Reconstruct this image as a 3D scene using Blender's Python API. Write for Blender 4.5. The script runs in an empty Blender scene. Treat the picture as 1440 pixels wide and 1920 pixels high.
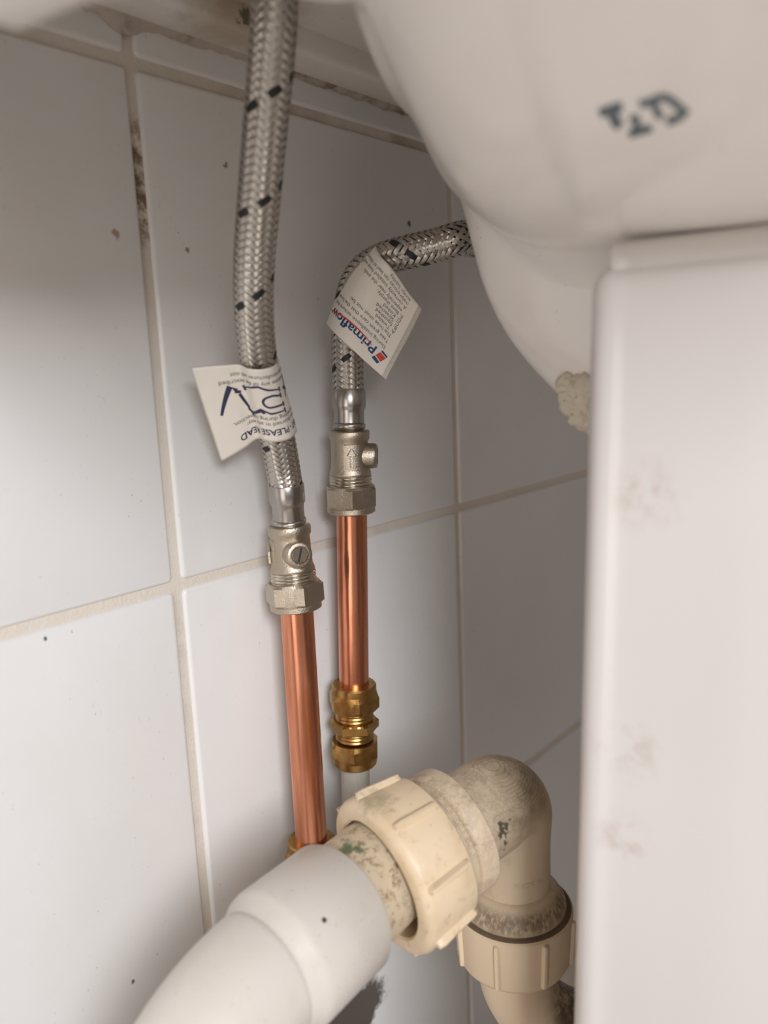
import bpy, bmesh, math, random
from mathutils import Vector, Matrix, noise
from mathutils.bvhtree import BVHTree

random.seed(7)
SC = bpy.context.scene
COL = SC.collection
PI = math.pi

# ------------------------------------------------------------------ camera
FPX = 1489.07                                   # focal length in pixels of the 1440 x 1920 frame
RT = Vector((0.6478, -0.7607, -0.0408)).normalized()
DN = Vector((-0.1649, -0.0877, -0.9824))
FW = RT.cross(DN).normalized()
DN = FW.cross(RT).normalized()
CAM = Vector((-0.19055, -0.28267, 0.08955))
cd = bpy.data.cameras.new('camera')
cam = bpy.data.objects.new('camera', cd)
COL.objects.link(cam)
m = Matrix((RT, -DN, -FW)).transposed().to_4x4()
m.translation = CAM
cam.matrix_world = m
cd.sensor_fit = 'VERTICAL'
cd.sensor_height = 24.0
cd.sensor_width = 18.0
cd.lens = FPX / 1920 * 24.0
cd.clip_start = 0.01
cd.clip_end = 50
cd.dof.use_dof = True
cd.dof.focus_distance = 0.372
cd.dof.aperture_fstop = 4.3
SC.camera = cam

# ------------------------------------------------------------------ light and exposure
w = bpy.data.worlds.new('room_light')
SC.world = w
w.use_nodes = True
bg = w.node_tree.nodes['Background']
bg.inputs[0].default_value = (1.0, 0.88, 0.79, 1)
bg.inputs[1].default_value = 0.20


def area(name, loc, target, sx, sy, power, col):
    l = bpy.data.lights.new(name, 'AREA')
    l.shape = 'RECTANGLE'
    l.size, l.size_y = sx, sy
    l.energy = power
    l.color = col
    o = bpy.data.objects.new(name, l)
    COL.objects.link(o)
    o.location = loc
    d = Vector(target) - Vector(loc)
    o.rotation_euler = d.to_track_quat('-Z', 'Y').to_euler()
    return o


area('window_daylight', (-0.78, -1.25, 0.60), (0.0, 0.0, -0.05), 0.45, 0.5, 21, (0.945, 0.965, 1.0))
area('doorway_light', (-1.35, -0.62, -0.10), (0.1, -0.12, 0.0), 0.6, 0.9, 3.8, (1.0, 0.91, 0.85))
SC.view_settings.view_transform = 'Standard'
SC.view_settings.look = 'None'
SC.view_settings.gamma = 1.0
SC.view_settings.use_curve_mapping = False
SC.view_settings.exposure = 0.0

# ------------------------------------------------------------------ helpers


def at(u, v, d):
    """world point at depth d (metres along the view axis) behind photo pixel u, v"""
    return CAM + (FW + RT * ((u - 720) / FPX) + DN * ((v - 960) / FPX)) * d


def thing(name, loc, label, cat, group=None):
    o = bpy.data.objects.new(name, None)
    o.empty_display_size = 0.01
    COL.objects.link(o)
    o.location = loc
    o['label'] = label
    o['category'] = cat
    if group:
        o['group'] = group
    return o


def world_loc(p):
    v = Vector((0, 0, 0))
    while p is not None:
        v = v + p.location
        p = p.parent
    return v


def obj(name, data, mat, parent=None, smooth=True, label=None, kind=None, origin=None):
    """link a bmesh or mesh (given in world coordinates) as one object, with its origin in its middle"""
    if isinstance(data, bmesh.types.BMesh):
        me = bpy.data.meshes.new(name)
        data.to_mesh(me)
        data.free()
    else:
        me = data
    if origin is None:
        n = max(1, len(me.vertices))
        origin = Vector((0, 0, 0))
        for vv in me.vertices:
            origin += vv.co
        origin /= n
    me.transform(Matrix.Translation(-Vector(origin)))
    if smooth:
        for p in me.polygons:
            p.use_smooth = True
    if mat:
        me.materials.append(mat)
    o = bpy.data.objects.new(name, me)
    COL.objects.link(o)
    if parent:
        o.parent = parent
        o.location = Vector(origin) - world_loc(parent)
    else:
        o.location = origin
    if label:
        o['label'] = label
    if kind:
        o['kind'] = kind
    return o


def sharpen(o, deg=35):
    me = o.data
    bm = bmesh.new()
    bm.from_mesh(me)
    a = math.radians(deg)
    for e in bm.edges:
        if len(e.link_faces) == 2:
            e.smooth = e.calc_face_angle(0) < a
    bm.to_mesh(me)
    bm.free()
    return o


def frame_of(d):
    d = d.normalized()
    a = Vector((0, 0, 1)) if abs(d.z) < 0.8 else Vector((1, 0, 0))
    x = a.cross(d).normalized()
    y = d.cross(x).normalized()
    return x, y, d


def ring_pts(c, x, y, r, n, rot=0.0):
    return [c + x * (r * math.cos(2 * PI * k / n + rot)) + y * (r * math.sin(2 * PI * k / n + rot)) for k in range(n)]


def skin_rings(bm, rings, cap0=True, cap1=True):
    vs = [[bm.verts.new(p) for p in r] for r in rings]
    n = len(vs[0])
    for a, b in zip(vs[:-1], vs[1:]):
        for k in range(n):
            bm.faces.new((a[k], a[(k + 1) % n], b[(k + 1) % n], b[k]))
    if cap0:
        bm.faces.new(list(reversed(vs[0])))
    if cap1:
        bm.faces.new(vs[-1])
    return vs


def lathe(bm, p0, d, prof, n=40, cap0=True, cap1=True, rot=0.0):
    """prof: list of (h along d from p0, r); d unit"""
    x, y, d = frame_of(d)
    rings = [ring_pts(p0 + d * h, x, y, max(r, 1e-5), n, rot) for h, r in prof]
    skin_rings(bm, rings, cap0, cap1)


def hexnut(bm, p0, d, h, flats, rot=0.0, chamfer=0.0012, sides=6):
    """hexagonal prism with chamfered corners"""
    x, y, d = frame_of(d)
    n = 48
    rc = flats / 2 / math.cos(PI / sides)
    rings = []
    for hh, lim in ((0, flats / 2 * 0.99), (chamfer, rc * 1.0), (h - chamfer, rc * 1.0), (h, flats / 2 * 0.99)):
        pts = []
        for k in range(n):
            a = 2 * PI * k / n
            q = (a % (2 * PI / sides)) - PI / sides
            r = min(flats / 2 / math.cos(q), lim)
            pts.append(p0 + d * hh + x * (r * math.cos(a + rot)) + y * (r * math.sin(a + rot)))
        rings.append(pts)
    skin_rings(bm, rings)


def face_rot(d, toward, off):
    """rotation that turns a corner of a hexnut along d towards a direction, plus off radians"""
    x, y, d = frame_of(d)
    return math.atan2(toward.dot(y), toward.dot(x)) + off


def catmull(pts, per=12):
    P = [Vector(p) for p in pts]
    P = [P[0] * 2 - P[1]] + P + [P[-1] * 2 - P[-2]]
    out = []
    for i in range(1, len(P) - 2):
        a, b, c, d = P[i - 1], P[i], P[i + 1], P[i + 2]
        for k in range(per):
            t = k / per
            out.append(0.5 * ((2 * b) + (c - a) * t + (2 * a - 5 * b + 4 * c - d) * t * t + (3 * b - a - 3 * c + d) * t ** 3))
    out.append(P[-2].copy())
    return out


def resample(pts, step):
    L = [0.0]
    for a, b in zip(pts[:-1], pts[1:]):
        L.append(L[-1] + (b - a).length)
    n = max(2, int(L[-1] / step) + 1)
    out, j = [], 0
    for k in range(n):
        s = L[-1] * k / (n - 1)
        while j < len(L) - 2 and L[j + 1] < s:
            j += 1
        t = (s - L[j]) / max(1e-9, L[j + 1] - L[j])
        out.append(pts[j].lerp(pts[j + 1], t))
    return out, L[-1]


def frames(pts):
    T = []
    for i in range(len(pts)):
        a = pts[max(0, i - 1)]
        b = pts[min(len(pts) - 1, i + 1)]
        T.append((b - a).normalized())
    x = frame_of(T[0])[0]
    F = []
    for t in T:
        x = (x - t * x.dot(t)).normalized()
        F.append((x.copy(), t.cross(x).normalized(), t))
    return F


def sweep(bm, pts, rad, n=32, cap=True):
    F = frames(pts)
    rings = []
    for i, p in enumerate(pts):
        r = rad(i / (len(pts) - 1)) if callable(rad) else rad
        rings.append(ring_pts(p, F[i][0], F[i][1], r, n))
    skin_rings(bm, rings, cap, cap)


def box(bm, lo, hi, bevel=0.0, seg=2):
    lo, hi = Vector(lo), Vector(hi)
    r = bmesh.ops.create_cube(bm, size=1.0)
    for v in r['verts']:
        v.co = Vector(((lo[i] + hi[i]) / 2 + v.co[i] * (hi[i] - lo[i]) for i in range(3)))
    if bevel:
        es = list({e for v in r['verts'] for e in v.link_edges})
        bmesh.ops.bevel(bm, geom=es, offset=bevel, segments=seg, affect='EDGES', profile=0.5)


# ------------------------------------------------------------------ materials


class NT:
    def __init__(s, name, rough=0.5, metal=0.0, col=(0.8, 0.8, 0.8), coat=0.0, spec=0.5):
        s.m = bpy.data.materials.new(name)
        s.m.use_nodes = True
        s.t = s.m.node_tree
        s.b = s.t.nodes['Principled BSDF']
        s.b.inputs['Roughness'].default_value = rough
        s.b.inputs['Metallic'].default_value = metal
        s.b.inputs['Base Color'].default_value = (*col, 1)
        s.b.inputs['Specular IOR Level'].default_value = spec
        if coat:
            s.b.inputs['Coat Weight'].default_value = coat
            s.b.inputs['Coat Roughness'].default_value = 0.08
        s.pos = None

    def n(s, t, **kw):
        x = s.t.nodes.new(t)
        for k, v in kw.items():
            setattr(x, k, v)
        return x

    def link(s, a, b):
        s.t.links.new(a, b)

    def P(s, space='Object'):
        if space == 'World':
            return s.n('ShaderNodeNewGeometry').outputs['Position']
        return s.n('ShaderNodeTexCoord').outputs[space]

    def noise(s, scale, detail=4, rough=0.55, vec=None, dist=0.0):
        x = s.n('ShaderNodeTexNoise')
        x.inputs['Scale'].default_value = scale
        x.inputs['Detail'].default_value = detail
        x.inputs['Roughness'].default_value = rough
        x.inputs['Distortion'].default_value = dist
        s.link(vec if vec is not None else s.P(), x.inputs['Vector'])
        return x.outputs['Fac']

    def ramp(s, fac, a, b, lo=0.0, hi=1.0):
        x = s.n('ShaderNodeMapRange')
        x.interpolation_type = 'SMOOTHSTEP'
        for k, v in (('From Min', a), ('From Max', b), ('To Min', lo), ('To Max', hi)):
            x.inputs[k].default_value = v
        s.link(fac, x.inputs['Value'])
        return x.outputs['Result']

    def math(s, op, a, b=0.5):
        x = s.n('ShaderNodeMath', operation=op)
        for i, q in enumerate((a, b)):
            if isinstance(q, (int, float)):
                x.inputs[i].default_value = q
            else:
                s.link(q, x.inputs[i])
        return x.outputs[0]

    def dist(s, vec, p):
        x = s.n('ShaderNodeVectorMath', operation='DISTANCE')
        s.link(vec, x.inputs[0])
        x.inputs[1].default_value = p
        return x.outputs['Value']

    def mapping(s, vec, scale=(1, 1, 1), loc=(0, 0, 0)):
        x = s.n('ShaderNodeMapping')
        x.inputs['Scale'].default_value = scale
        x.inputs['Location'].default_value = loc
        s.link(vec, x.inputs['Vector'])
        return x.outputs['Vector']

    def sep(s, vec):
        x = s.n('ShaderNodeSeparateXYZ')
        s.link(vec, x.inputs[0])
        return x.outputs

    def mix(s, fac, a, b):
        x = s.n('ShaderNodeMix', data_type='RGBA')
        ins = [i for i in x.inputs if i.enabled]
        f, A, B = x.inputs['Factor'], x.inputs[6], x.inputs[7]
        if isinstance(fac, (int, float)):
            f.default_value = fac
        else:
            s.link(fac, f)
        for q, i in ((a, A), (b, B)):
            if isinstance(q, tuple):
                i.default_value = (*q, 1)
            else:
                s.link(q, i)
        return x.outputs[2]

    def color(s, c):
        s.link(c, s.b.inputs['Base Color'])
        return s

    def rough(s, r):
        s.link(r, s.b.inputs['Roughness'])
        return s

    def bump(s, h, strength=0.3, dist=0.001):
        x = s.n('ShaderNodeBump')
        x.inputs['Strength'].default_value = strength
        x.inputs['Distance'].default_value = dist
        s.link(h, x.inputs['Height'])
        s.link(x.outputs['Normal'], s.b.inputs['Normal'])
        return s


# ceramic tile: glossy white glaze, dust specks and lint, one patch of mould low behind the waste pipe
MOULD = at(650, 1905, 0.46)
t = NT('tile_glaze', rough=0.2, col=(0.80, 0.79, 0.78))
pw = t.P('World')
sp = t.noise(420, 3, 0.6, pw)
area_mask = t.ramp(t.noise(22, 3, 0.6, pw), 0.42, 0.62)
specks = t.math('MULTIPLY', t.ramp(sp, 0.685, 0.72), area_mask)
lint = t.math('MULTIPLY', t.ramp(t.noise(150, 2, 0.5, t.mapping(pw, (1, 1, 0.35)), 6.0), 0.72, 0.745), area_mask)
film = t.ramp(t.noise(14, 5, 0.6, pw), 0.35, 0.75, 0.0, 0.28)
c = t.mix(film, (0.80, 0.79, 0.78), (0.72, 0.68, 0.63))
c = t.mix(t.math('MULTIPLY', specks, 0.75), c, (0.20, 0.16, 0.12))
c = t.mix(t.math('MULTIPLY', lint, 0.4), c, (0.30, 0.27, 0.24))


def on_wall(u, v):
    d = FW + RT * ((u - 720) / FPX) + DN * ((v - 960) / FPX)
    return CAM + d * (-CAM.y / d.y)


wob = t.math('MULTIPLY', t.math('SUBTRACT', t.noise(330, 3, 0.6, pw), 0.5), 0.005)
for (u, v, r, cc) in ((768, 420, 0.0022, (0.10, 0.05, 0.025)), (218, 438, 0.0022, (0.42, 0.28, 0.17)), (352, 468, 0.0017, (0.30, 0.21, 0.10)), (85, 1198, 0.0010, (0.05, 0.05, 0.05)), (424, 308, 0.0016, (0.22, 0.15, 0.09)), (248, 1842, 0.0012, (0.22, 0.10, 0.06))):
    c = t.mix(t.ramp(t.math('ADD', t.dist(pw, on_wall(u, v)), wob), r, r * 0.4, 0, 0.9), c, cc)
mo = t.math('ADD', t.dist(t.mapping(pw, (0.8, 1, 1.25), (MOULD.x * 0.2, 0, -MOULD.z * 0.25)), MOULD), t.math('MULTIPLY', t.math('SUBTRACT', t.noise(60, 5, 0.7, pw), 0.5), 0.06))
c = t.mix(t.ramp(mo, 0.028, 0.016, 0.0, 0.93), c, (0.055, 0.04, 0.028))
t.color(c)
t.bump(t.noise(9, 2, 0.5, pw), 0.25, 0.004)
M_TILE = t.m

t = NT('grout', rough=0.85, col=(0.62, 0.55, 0.46))
pw = t.P('World')
c = t.mix(t.noise(90, 6, 0.7, pw), (0.80, 0.735, 0.66), (0.68, 0.61, 0.52))
c = t.mix(t.math('MULTIPLY', t.ramp(t.noise(13, 4, 0.6, pw), 0.54, 0.70), 0.5), c, (0.30, 0.22, 0.15))
GS = at(268, 345, 0.3121)
c = t.mix(t.math('MULTIPLY', t.ramp(t.dist(t.mapping(pw, (1, 1, 0.5), (0, 0, GS.z * 0.5)), GS), 0.016, 0.007), t.ramp(t.noise(160, 5, 0.7, pw), 0.36, 0.6)), c, (0.20, 0.13, 0.07))
t.color(c).bump(t.noise(700, 4, 0.7, pw), 0.6, 0.0008)
M_GROUT = t.m

t = NT('sealant_old', rough=0.6)
c = t.mix(t.ramp(t.noise(60, 5, 0.65, t.P('World')), 0.45, 0.7), (0.52, 0.45, 0.39), (0.20, 0.15, 0.11))
t.color(c).bump(t.noise(300, 4, 0.6), 0.5, 0.001)
M_SEAL = t.m

t = NT('basin_glaze', rough=0.17, col=(0.80, 0.765, 0.735))
pw = t.P('World')
MOSS = at(457, 30, 0.3133)
c = t.mix(t.ramp(t.noise(12, 4, 0.6, pw), 0.4, 0.75, 0, 0.3), (0.84, 0.795, 0.755), (0.78, 0.71, 0.63))
c = t.mix(t.math('MULTIPLY', t.ramp(t.noise(420, 3, 0.5, pw), 0.69, 0.73), t.ramp(t.noise(28, 2, 0.5, pw), 0.45, 0.6, 0, 0.6)), c, (0.30, 0.26, 0.22))
md = t.math('ADD', t.dist(pw, MOSS), t.math('MULTIPLY', t.math('SUBTRACT', t.noise(90, 5, 0.7, pw), 0.5), 0.03))
c = t.mix(t.ramp(md, 0.036, 0.010, 0, 0.6), c, (0.36, 0.26, 0.13))
c = t.mix(t.ramp(md, 0.0035, 0.0010, 0, 0.8), c, (0.045, 0.085, 0.03))
t.color(c).bump(t.noise(11, 3, 0.5, pw), 0.2, 0.003)
M_BASIN = t.m

t = NT('pedestal_glaze', rough=0.22)
pw = t.P('World')
stain = None
for (u, v, d, r) in ((1215, 930, 0.227, 0.014), (1175, 1400, 0.243, 0.014), (1170, 1570, 0.248, 0.012), (1110, 1580, 0.2596, 0.005)):
    q = t.ramp(t.dist(pw, at(u, v, d)), r, r * 0.2)
    stain = q if stain is None else t.math('MAXIMUM', stain, q)
sm = t.math('MULTIPLY', stain, t.ramp(t.noise(110, 5, 0.7, pw), 0.42, 0.68))
c = t.mix(t.ramp(t.noise(10, 3, 0.5, pw), 0.35, 0.7, 0, 0.25), (0.66, 0.622, 0.60), (0.61, 0.56, 0.52))
c = t.mix(t.math('MULTIPLY', sm, 0.5), c, (0.40, 0.31, 0.24))
t.color(c).bump(t.noise(10, 2, 0.5, pw), 0.15, 0.003)
M_PED = t.m

t = NT('lump_sealant', rough=0.75)
c = t.mix(t.noise(160, 5, 0.7), (0.86, 0.80, 0.68), (0.68, 0.58, 0.42))
c = t.mix(t.ramp(t.noise(330, 3, 0.6), 0.66, 0.72), c, (0.16, 0.11, 0.08))
t.color(c).bump(t.noise(420, 5, 0.7), 0.9, 0.002)
M_LUMP = t.m

t = NT('copper', rough=0.26, metal=1.0, col=(0.78, 0.36, 0.22))
pz = t.mapping(t.P(), (1, 1, 0.05))
c = t.mix(t.ramp(t.noise(260, 5, 0.6, pz), 0.35, 0.7), (0.84, 0.37, 0.23), (0.60, 0.22, 0.115))
c = t.mix(t.ramp(t.noise(90, 5, 0.7), 0.66, 0.76, 0, 0.5), c, (0.30, 0.13, 0.08))
t.color(c).rough(t.ramp(t.noise(120, 4, 0.6, pz), 0.3, 0.7, 0.2, 0.36))
t.bump(t.noise(500, 3, 0.6, pz), 0.10, 0.0005)
M_COPPER = t.m

t = NT('nickel_cast', rough=0.36, metal=1.0)
c = t.mix(t.noise(120, 4, 0.6), (0.58, 0.51, 0.42), (0.46, 0.39, 0.30))
t.color(c).bump(t.noise(1500, 3, 0.6), 0.35, 0.0006)
M_NICKEL = t.m

t = NT('nickel_smooth', rough=0.2, metal=1.0, col=(0.60, 0.54, 0.44))
M_NICKEL_S = t.m

t = NT('steel_ferrule', rough=0.27, metal=1.0, col=(0.46, 0.43, 0.40))
t.bump(t.noise(300, 3, 0.6, t.mapping(t.P(), (1, 1, 0.1))), 0.12, 0.0005)
M_STEEL = t.m

t = NT('steel_braid', rough=0.22, metal=1.0, col=(0.60, 0.56, 0.51))
uv = t.P('UV')
wv = t.n('ShaderNodeTexWave', wave_type='BANDS', bands_direction='Y')
wv.inputs['Scale'].default_value = 1.6
t.link(uv, wv.inputs['Vector'])
t.bump(wv.outputs['Fac'], 0.35, 0.0002)
M_BRAID = t.m

t = NT('black_tracer', rough=0.55, col=(0.012, 0.012, 0.014))
M_BLACK = t.m
t = NT('rubber', rough=0.7, col=(0.02, 0.018, 0.017))
M_RUBBER = t.m

t = NT('brass', rough=0.36, metal=1.0)
c = t.mix(t.ramp(t.noise(130, 5, 0.65), 0.4, 0.75), (0.50, 0.30, 0.105), (0.30, 0.165, 0.055))
t.color(c).rough(t.ramp(t.noise(90, 4, 0.6), 0.3, 0.7, 0.25, 0.46)).bump(t.noise(900, 3, 0.6), 0.15, 0.0004)
M_BRASS = t.m

t = NT('pale_pipe', rough=0.5)
c = t.mix(t.ramp(t.noise(70, 5, 0.7, t.mapping(t.P(), (1, 1, 0.3))), 0.4, 0.7), (0.64, 0.62, 0.57), (0.46, 0.44, 0.38))
t.color(c)
M_PALE = t.m

t = NT('white_plastic', rough=0.38, col=(0.80, 0.755, 0.70))
c = t.mix(t.ramp(t.noise(55, 5, 0.7), 0.45, 0.8, 0, 0.35), (0.70, 0.645, 0.585), (0.57, 0.49, 0.39))
c = t.mix(t.math('MULTIPLY', t.ramp(t.noise(900, 2, 0.5), 0.70, 0.74), 0.5), c, (0.30, 0.24, 0.18))
DOT = at(608, 1725, 0.2626)
c = t.mix(t.ramp(t.dist(t.P('World'), DOT), 0.0011, 0.0007), c, (0.03, 0.03, 0.03))
t.color(c).bump(t.noise(140, 4, 0.6), 0.08, 0.0006)
M_WHITE = t.m

t = NT('cream_nut', rough=0.42)
c = t.mix(t.ramp(t.noise(50, 4, 0.6), 0.4, 0.7), (0.77, 0.61, 0.42), (0.68, 0.51, 0.33))
c = t.mix(t.ramp(t.noise(190, 5, 0.7), 0.56, 0.74, 0, 0.6), c, (0.40, 0.27, 0.15))
ag = t.ramp(t.math('ADD', t.dist(t.P('World'), at(695, 1480, 0.307)), t.math('MULTIPLY', t.noise(260, 4, 0.7), 0.02)), 0.022, 0.014, 0, 0.5)
c = t.mix(ag, c, (0.20, 0.19, 0.10))
t.color(c).bump(t.noise(260, 4, 0.6), 0.12, 0.0005)
M_NUT = t.m

t = NT('dirty_stub', rough=0.55)
gd = t.P('World')
g1 = t.ramp(t.noise(260, 6, 0.8), 0.49, 0.64)
c = t.mix(t.noise(60, 4, 0.6), (0.68, 0.57, 0.42), (0.60, 0.48, 0.33))
zz = t.sep(t.P())[2]
c = t.mix(t.math('MULTIPLY', g1, t.ramp(zz, -0.022, 0.014, 0.05, 0.85)), c, (0.22, 0.145, 0.075))
ALG = at(652, 1592, 0.2956)
alg = t.math('ADD', t.dist(gd, ALG), t.math('MULTIPLY', t.math('SUBTRACT', t.noise(220, 4, 0.7), 0.5), 0.02))
c = t.mix(t.ramp(alg, 0.0062, 0.001, 0, 0.85), c, (0.045, 0.10, 0.03))
t.color(c).bump(t.noise(500, 4, 0.7), 0.3, 0.0006)
M_STUB = t.m

# crazed cream plastic with brown grime below
KNEE = at(959, 1482, 0.350)
t = NT('crazed_elbow', rough=0.5)
pw = t.P('World')
vo = t.n('ShaderNodeTexVoronoi', feature='DISTANCE_TO_EDGE')
vo.inputs['Scale'].default_value = 330
t.link(t.mapping(pw, (1.0, 1.0, 1.0)), vo.inputs['Vector'])
wv = t.n('ShaderNodeTexWave', wave_type='RINGS', rings_direction='SPHERICAL')
wv.inputs['Scale'].default_value = 190
wv.inputs['Distortion'].default_value = 5.0
wv.inputs['Detail'].default_value = 3
wv.inputs['Detail Scale'].default_value = 1.2
t.link(t.mapping(pw, (1, 1, 1), tuple(-(KNEE + Vector((-0.015, 0.0, 0.024))))), wv.inputs['Vector'])
crz = t.math('MAXIMUM', t.ramp(vo.outputs['Distance'], 0.045, 0.012, 0, 0.5), t.math('MULTIPLY', t.ramp(wv.outputs['Fac'], 0.72, 0.98), t.math('MULTIPLY', t.ramp(t.dist(pw, KNEE + Vector((0, 0, 0.012))), 0.027, 0.018), t.ramp(t.noise(120, 4, 0.6, pw), 0.35, 0.6, 0.2, 1.0))))
zc = t.sep(pw)[2]
upm = t.math('MULTIPLY', t.ramp(zc, KNEE.z - 0.012, KNEE.z + 0.006), t.ramp(t.noise(50, 4, 0.6, pw), 0.3, 0.6, 0.25, 1))
c = t.mix(t.noise(45, 4, 0.6, pw), (0.72, 0.60, 0.44), (0.66, 0.52, 0.36))
c = t.mix(t.math('MULTIPLY', upm, t.ramp(t.noise(110, 6, 0.8, pw), 0.40, 0.64, 0.1, 0.95)), c, (0.42, 0.33, 0.23))
c = t.mix(t.math('MULTIPLY', crz, t.math('MULTIPLY', upm, 0.7)), c, (0.20, 0.14, 0.09))
gr = t.math('MULTIPLY', t.ramp(t.noise(170, 6, 0.75, pw), 0.42, 0.66), t.ramp(t.noise(30, 3, 0.5, pw), 0.42, 0.62))
c = t.mix(t.math('MULTIPLY', gr, 0.55), c, (0.28, 0.20, 0.12))
SPOT = at(948, 1560, 0.3212)
sd = t.math('ADD', t.dist(t.mapping(pw, (1.5, 1.5, 0.8), (-SPOT.x * 0.5, -SPOT.y * 0.5, SPOT.z * 0.2)), SPOT), t.math('MULTIPLY', t.math('SUBTRACT', t.noise(190, 3, 0.6, pw), 0.5), 0.026))
c = t.mix(t.ramp(sd, 0.0040, 0.0018, 0, 0.85), c, (0.05, 0.045, 0.03))
brown = t.math('MULTIPLY', t.ramp(t.math('ABSOLUTE', t.math('ADD', zc, -(KNEE.z - 0.0505))), 0.006, 0.001), t.ramp(t.noise(700, 3, 0.6, t.mapping(pw, (1, 1, 0.15))), 0.3, 0.6, 0.35, 1))
c = t.mix(t.math('MULTIPLY', brown, 0.85), c, (0.16, 0.10, 0.055))
t.color(c).bump(crz, -0.12, 0.0004)
M_ELBOW = t.m

t = NT('trap_plastic', rough=0.5)
pw = t.P('World')
c = t.mix(t.noise(45, 4, 0.6, pw), (0.72, 0.58, 0.42), (0.66, 0.51, 0.34))
q = t.ramp(t.dist(pw, at(1085, 1885, 0.366)), 0.024, 0.013)
c = t.mix(t.math('MULTIPLY', q, t.ramp(t.noise(120, 6, 0.75, pw), 0.34, 0.55, 0.35, 0.95)), c, (0.11, 0.075, 0.045))
t.color(c).bump(t.noise(400, 4, 0.7, pw), 0.2, 0.0005)
M_TRAP = t.m

t = NT('brown_grime', rough=0.95)
c = t.mix(t.noise(300, 5, 0.7), (0.25, 0.175, 0.11), (0.10, 0.07, 0.045))
t.color(c).bump(t.noise(900, 4, 0.7), 0.8, 0.001)
M_GRIME = t.m

t = NT('tag_paper', rough=0.42, col=(0.83, 0.78, 0.70))
c = t.mix(t.noise(60, 4, 0.6), (0.85, 0.80, 0.725), (0.79, 0.73, 0.64))
t.color(c).bump(t.noise(110, 3, 0.6), 0.2, 0.0012)
M_PAPER = t.m
t = NT('tag_paper_edge', rough=0.8, col=(0.62, 0.57, 0.50))
c = t.mix(t.noise(900, 3, 0.7), (0.75, 0.70, 0.63), (0.42, 0.38, 0.33))
t.color(c)
M_PAPER_EDGE = t.m
M_INK = NT('ink_navy', rough=0.5, col=(0.025, 0.025, 0.075)).m
M_INK_BLUE = NT('ink_blue', rough=0.5, col=(0.012, 0.05, 0.16)).m
M_INK_GREY = NT('ink_charcoal', rough=0.5, col=(0.06, 0.05, 0.055)).m
M_INK_RED = NT('ink_red', rough=0.5, col=(0.62, 0.05, 0.035)).m
M_INK_TEAL = NT('stamp_teal', rough=0.3, col=(0.10, 0.14, 0.155)).m

t = NT('floor_vinyl', rough=0.5)
c = t.mix(t.noise(8, 5, 0.6, t.P('World')), (0.55, 0.51, 0.47), (0.47, 0.43, 0.39))
t.color(c)
M_FLOOR = t.m

# ------------------------------------------------------------------ structure: tiled wall and floor
PITCH = 0.207
FLOOR_Z = -0.575
bm = bmesh.new()
box(bm, (-0.83, 0.0014, FLOOR_Z), (1.04, 0.09, 0.83))
wall = obj('wall_back', bm, M_GROUT, smooth=False, kind='structure', origin=(0, 0.05, 0))
bm = bmesh.new()
G = 0.0045
s = (PITCH - G) / 2
box(bm, (-s, 0.0, -s), (s, 0.007, s))
es = [e for e in bm.edges if abs(e.verts[0].co.y - e.verts[1].co.y) > 0.004]
bmesh.ops.bevel(bm, geom=es, offset=0.0022, segments=3, affect='EDGES', profile=0.5)
es = [e for e in bm.edges if e.verts[0].co.y < 1e-5 and e.verts[1].co.y < 1e-5 and len(e.link_faces) == 2 and e.calc_face_angle(0) > 0.5]
bmesh.ops.bevel(bm, geom=es, offset=0.0016, segments=3, affect='EDGES', profile=0.5)
for f in bm.faces:
    f.smooth = True
tile_me = bpy.data.meshes.new('tile')
bm.to_mesh(tile_me)
bm.free()
tile_me.materials.append(M_TILE)
for r in range(-2, 4):
    for q in range(-3, 5):
        o = bpy.data.objects.new('tile', tile_me)
        COL.objects.link(o)
        o.parent = wall
        o.location = Vector(((q + 0.5) * PITCH, random.uniform(-0.0001, 0.0002), (r + 0.5) * PITCH)) - wall.location
        o.rotation_euler = (random.uniform(-.0015, .0015), random.uniform(-.001, .001), random.uniform(-.0015, .0015))
bm = bmesh.new()
box(bm, (-2.0, -2.0, FLOOR_Z - 0.04), (1.04, 0.09, FLOOR_Z))
obj('floor', bm, M_FLOOR, smooth=False, kind='structure')

# ------------------------------------------------------------------ washbasin
XC = 0.13
C2 = Vector((XC, -0.17, 0))


def per_interp(tab, th):
    """periodic smooth interpolation of a table {degrees: tuple}"""
    ks = sorted(tab)
    n = len(ks)
    th = th % 360
    i = max([j for j in range(n) if ks[j] <= th], default=n - 1)
    k0, k1, k2, k3 = ks[(i - 1) % n], ks[i], ks[(i + 1) % n], ks[(i + 2) % n]
    span = (k2 - k1) % 360 or 360
    x = ((th - k1) % 360) / span
    a, b, c, d = (Vector(tab[k]) for k in (k0, k1, k2, k3))
    d1 = (c - a) * (span / (((k2 - k0) % 360) or 360))
    d2 = (d - b) * (span / (((k3 - k1) % 360) or 360))
    h = x * x * x
    x2 = x * x
    return b * (2 * h - 3 * x2 + 1) + d1 * (h - 2 * x2 + x) + c * (-2 * h + 3 * x2) + d2 * (h - x2)


def mirror(tab):
    out = dict(tab)
    for k, v in tab.items():
        kk = (180 - k) % 360
        if kk not in out:
            out[kk] = (2 * XC - v[0], v[1], v[2]) if len(v) == 3 else v
    return out


def polar(tab):
    """{deg: (r, z)} around C2 -> {deg: xyz}"""
    return {k: (C2.x + r * math.cos(math.radians(k)), C2.y + r * math.sin(math.radians(k)), z) for k, (r, z) in tab.items()}


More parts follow.
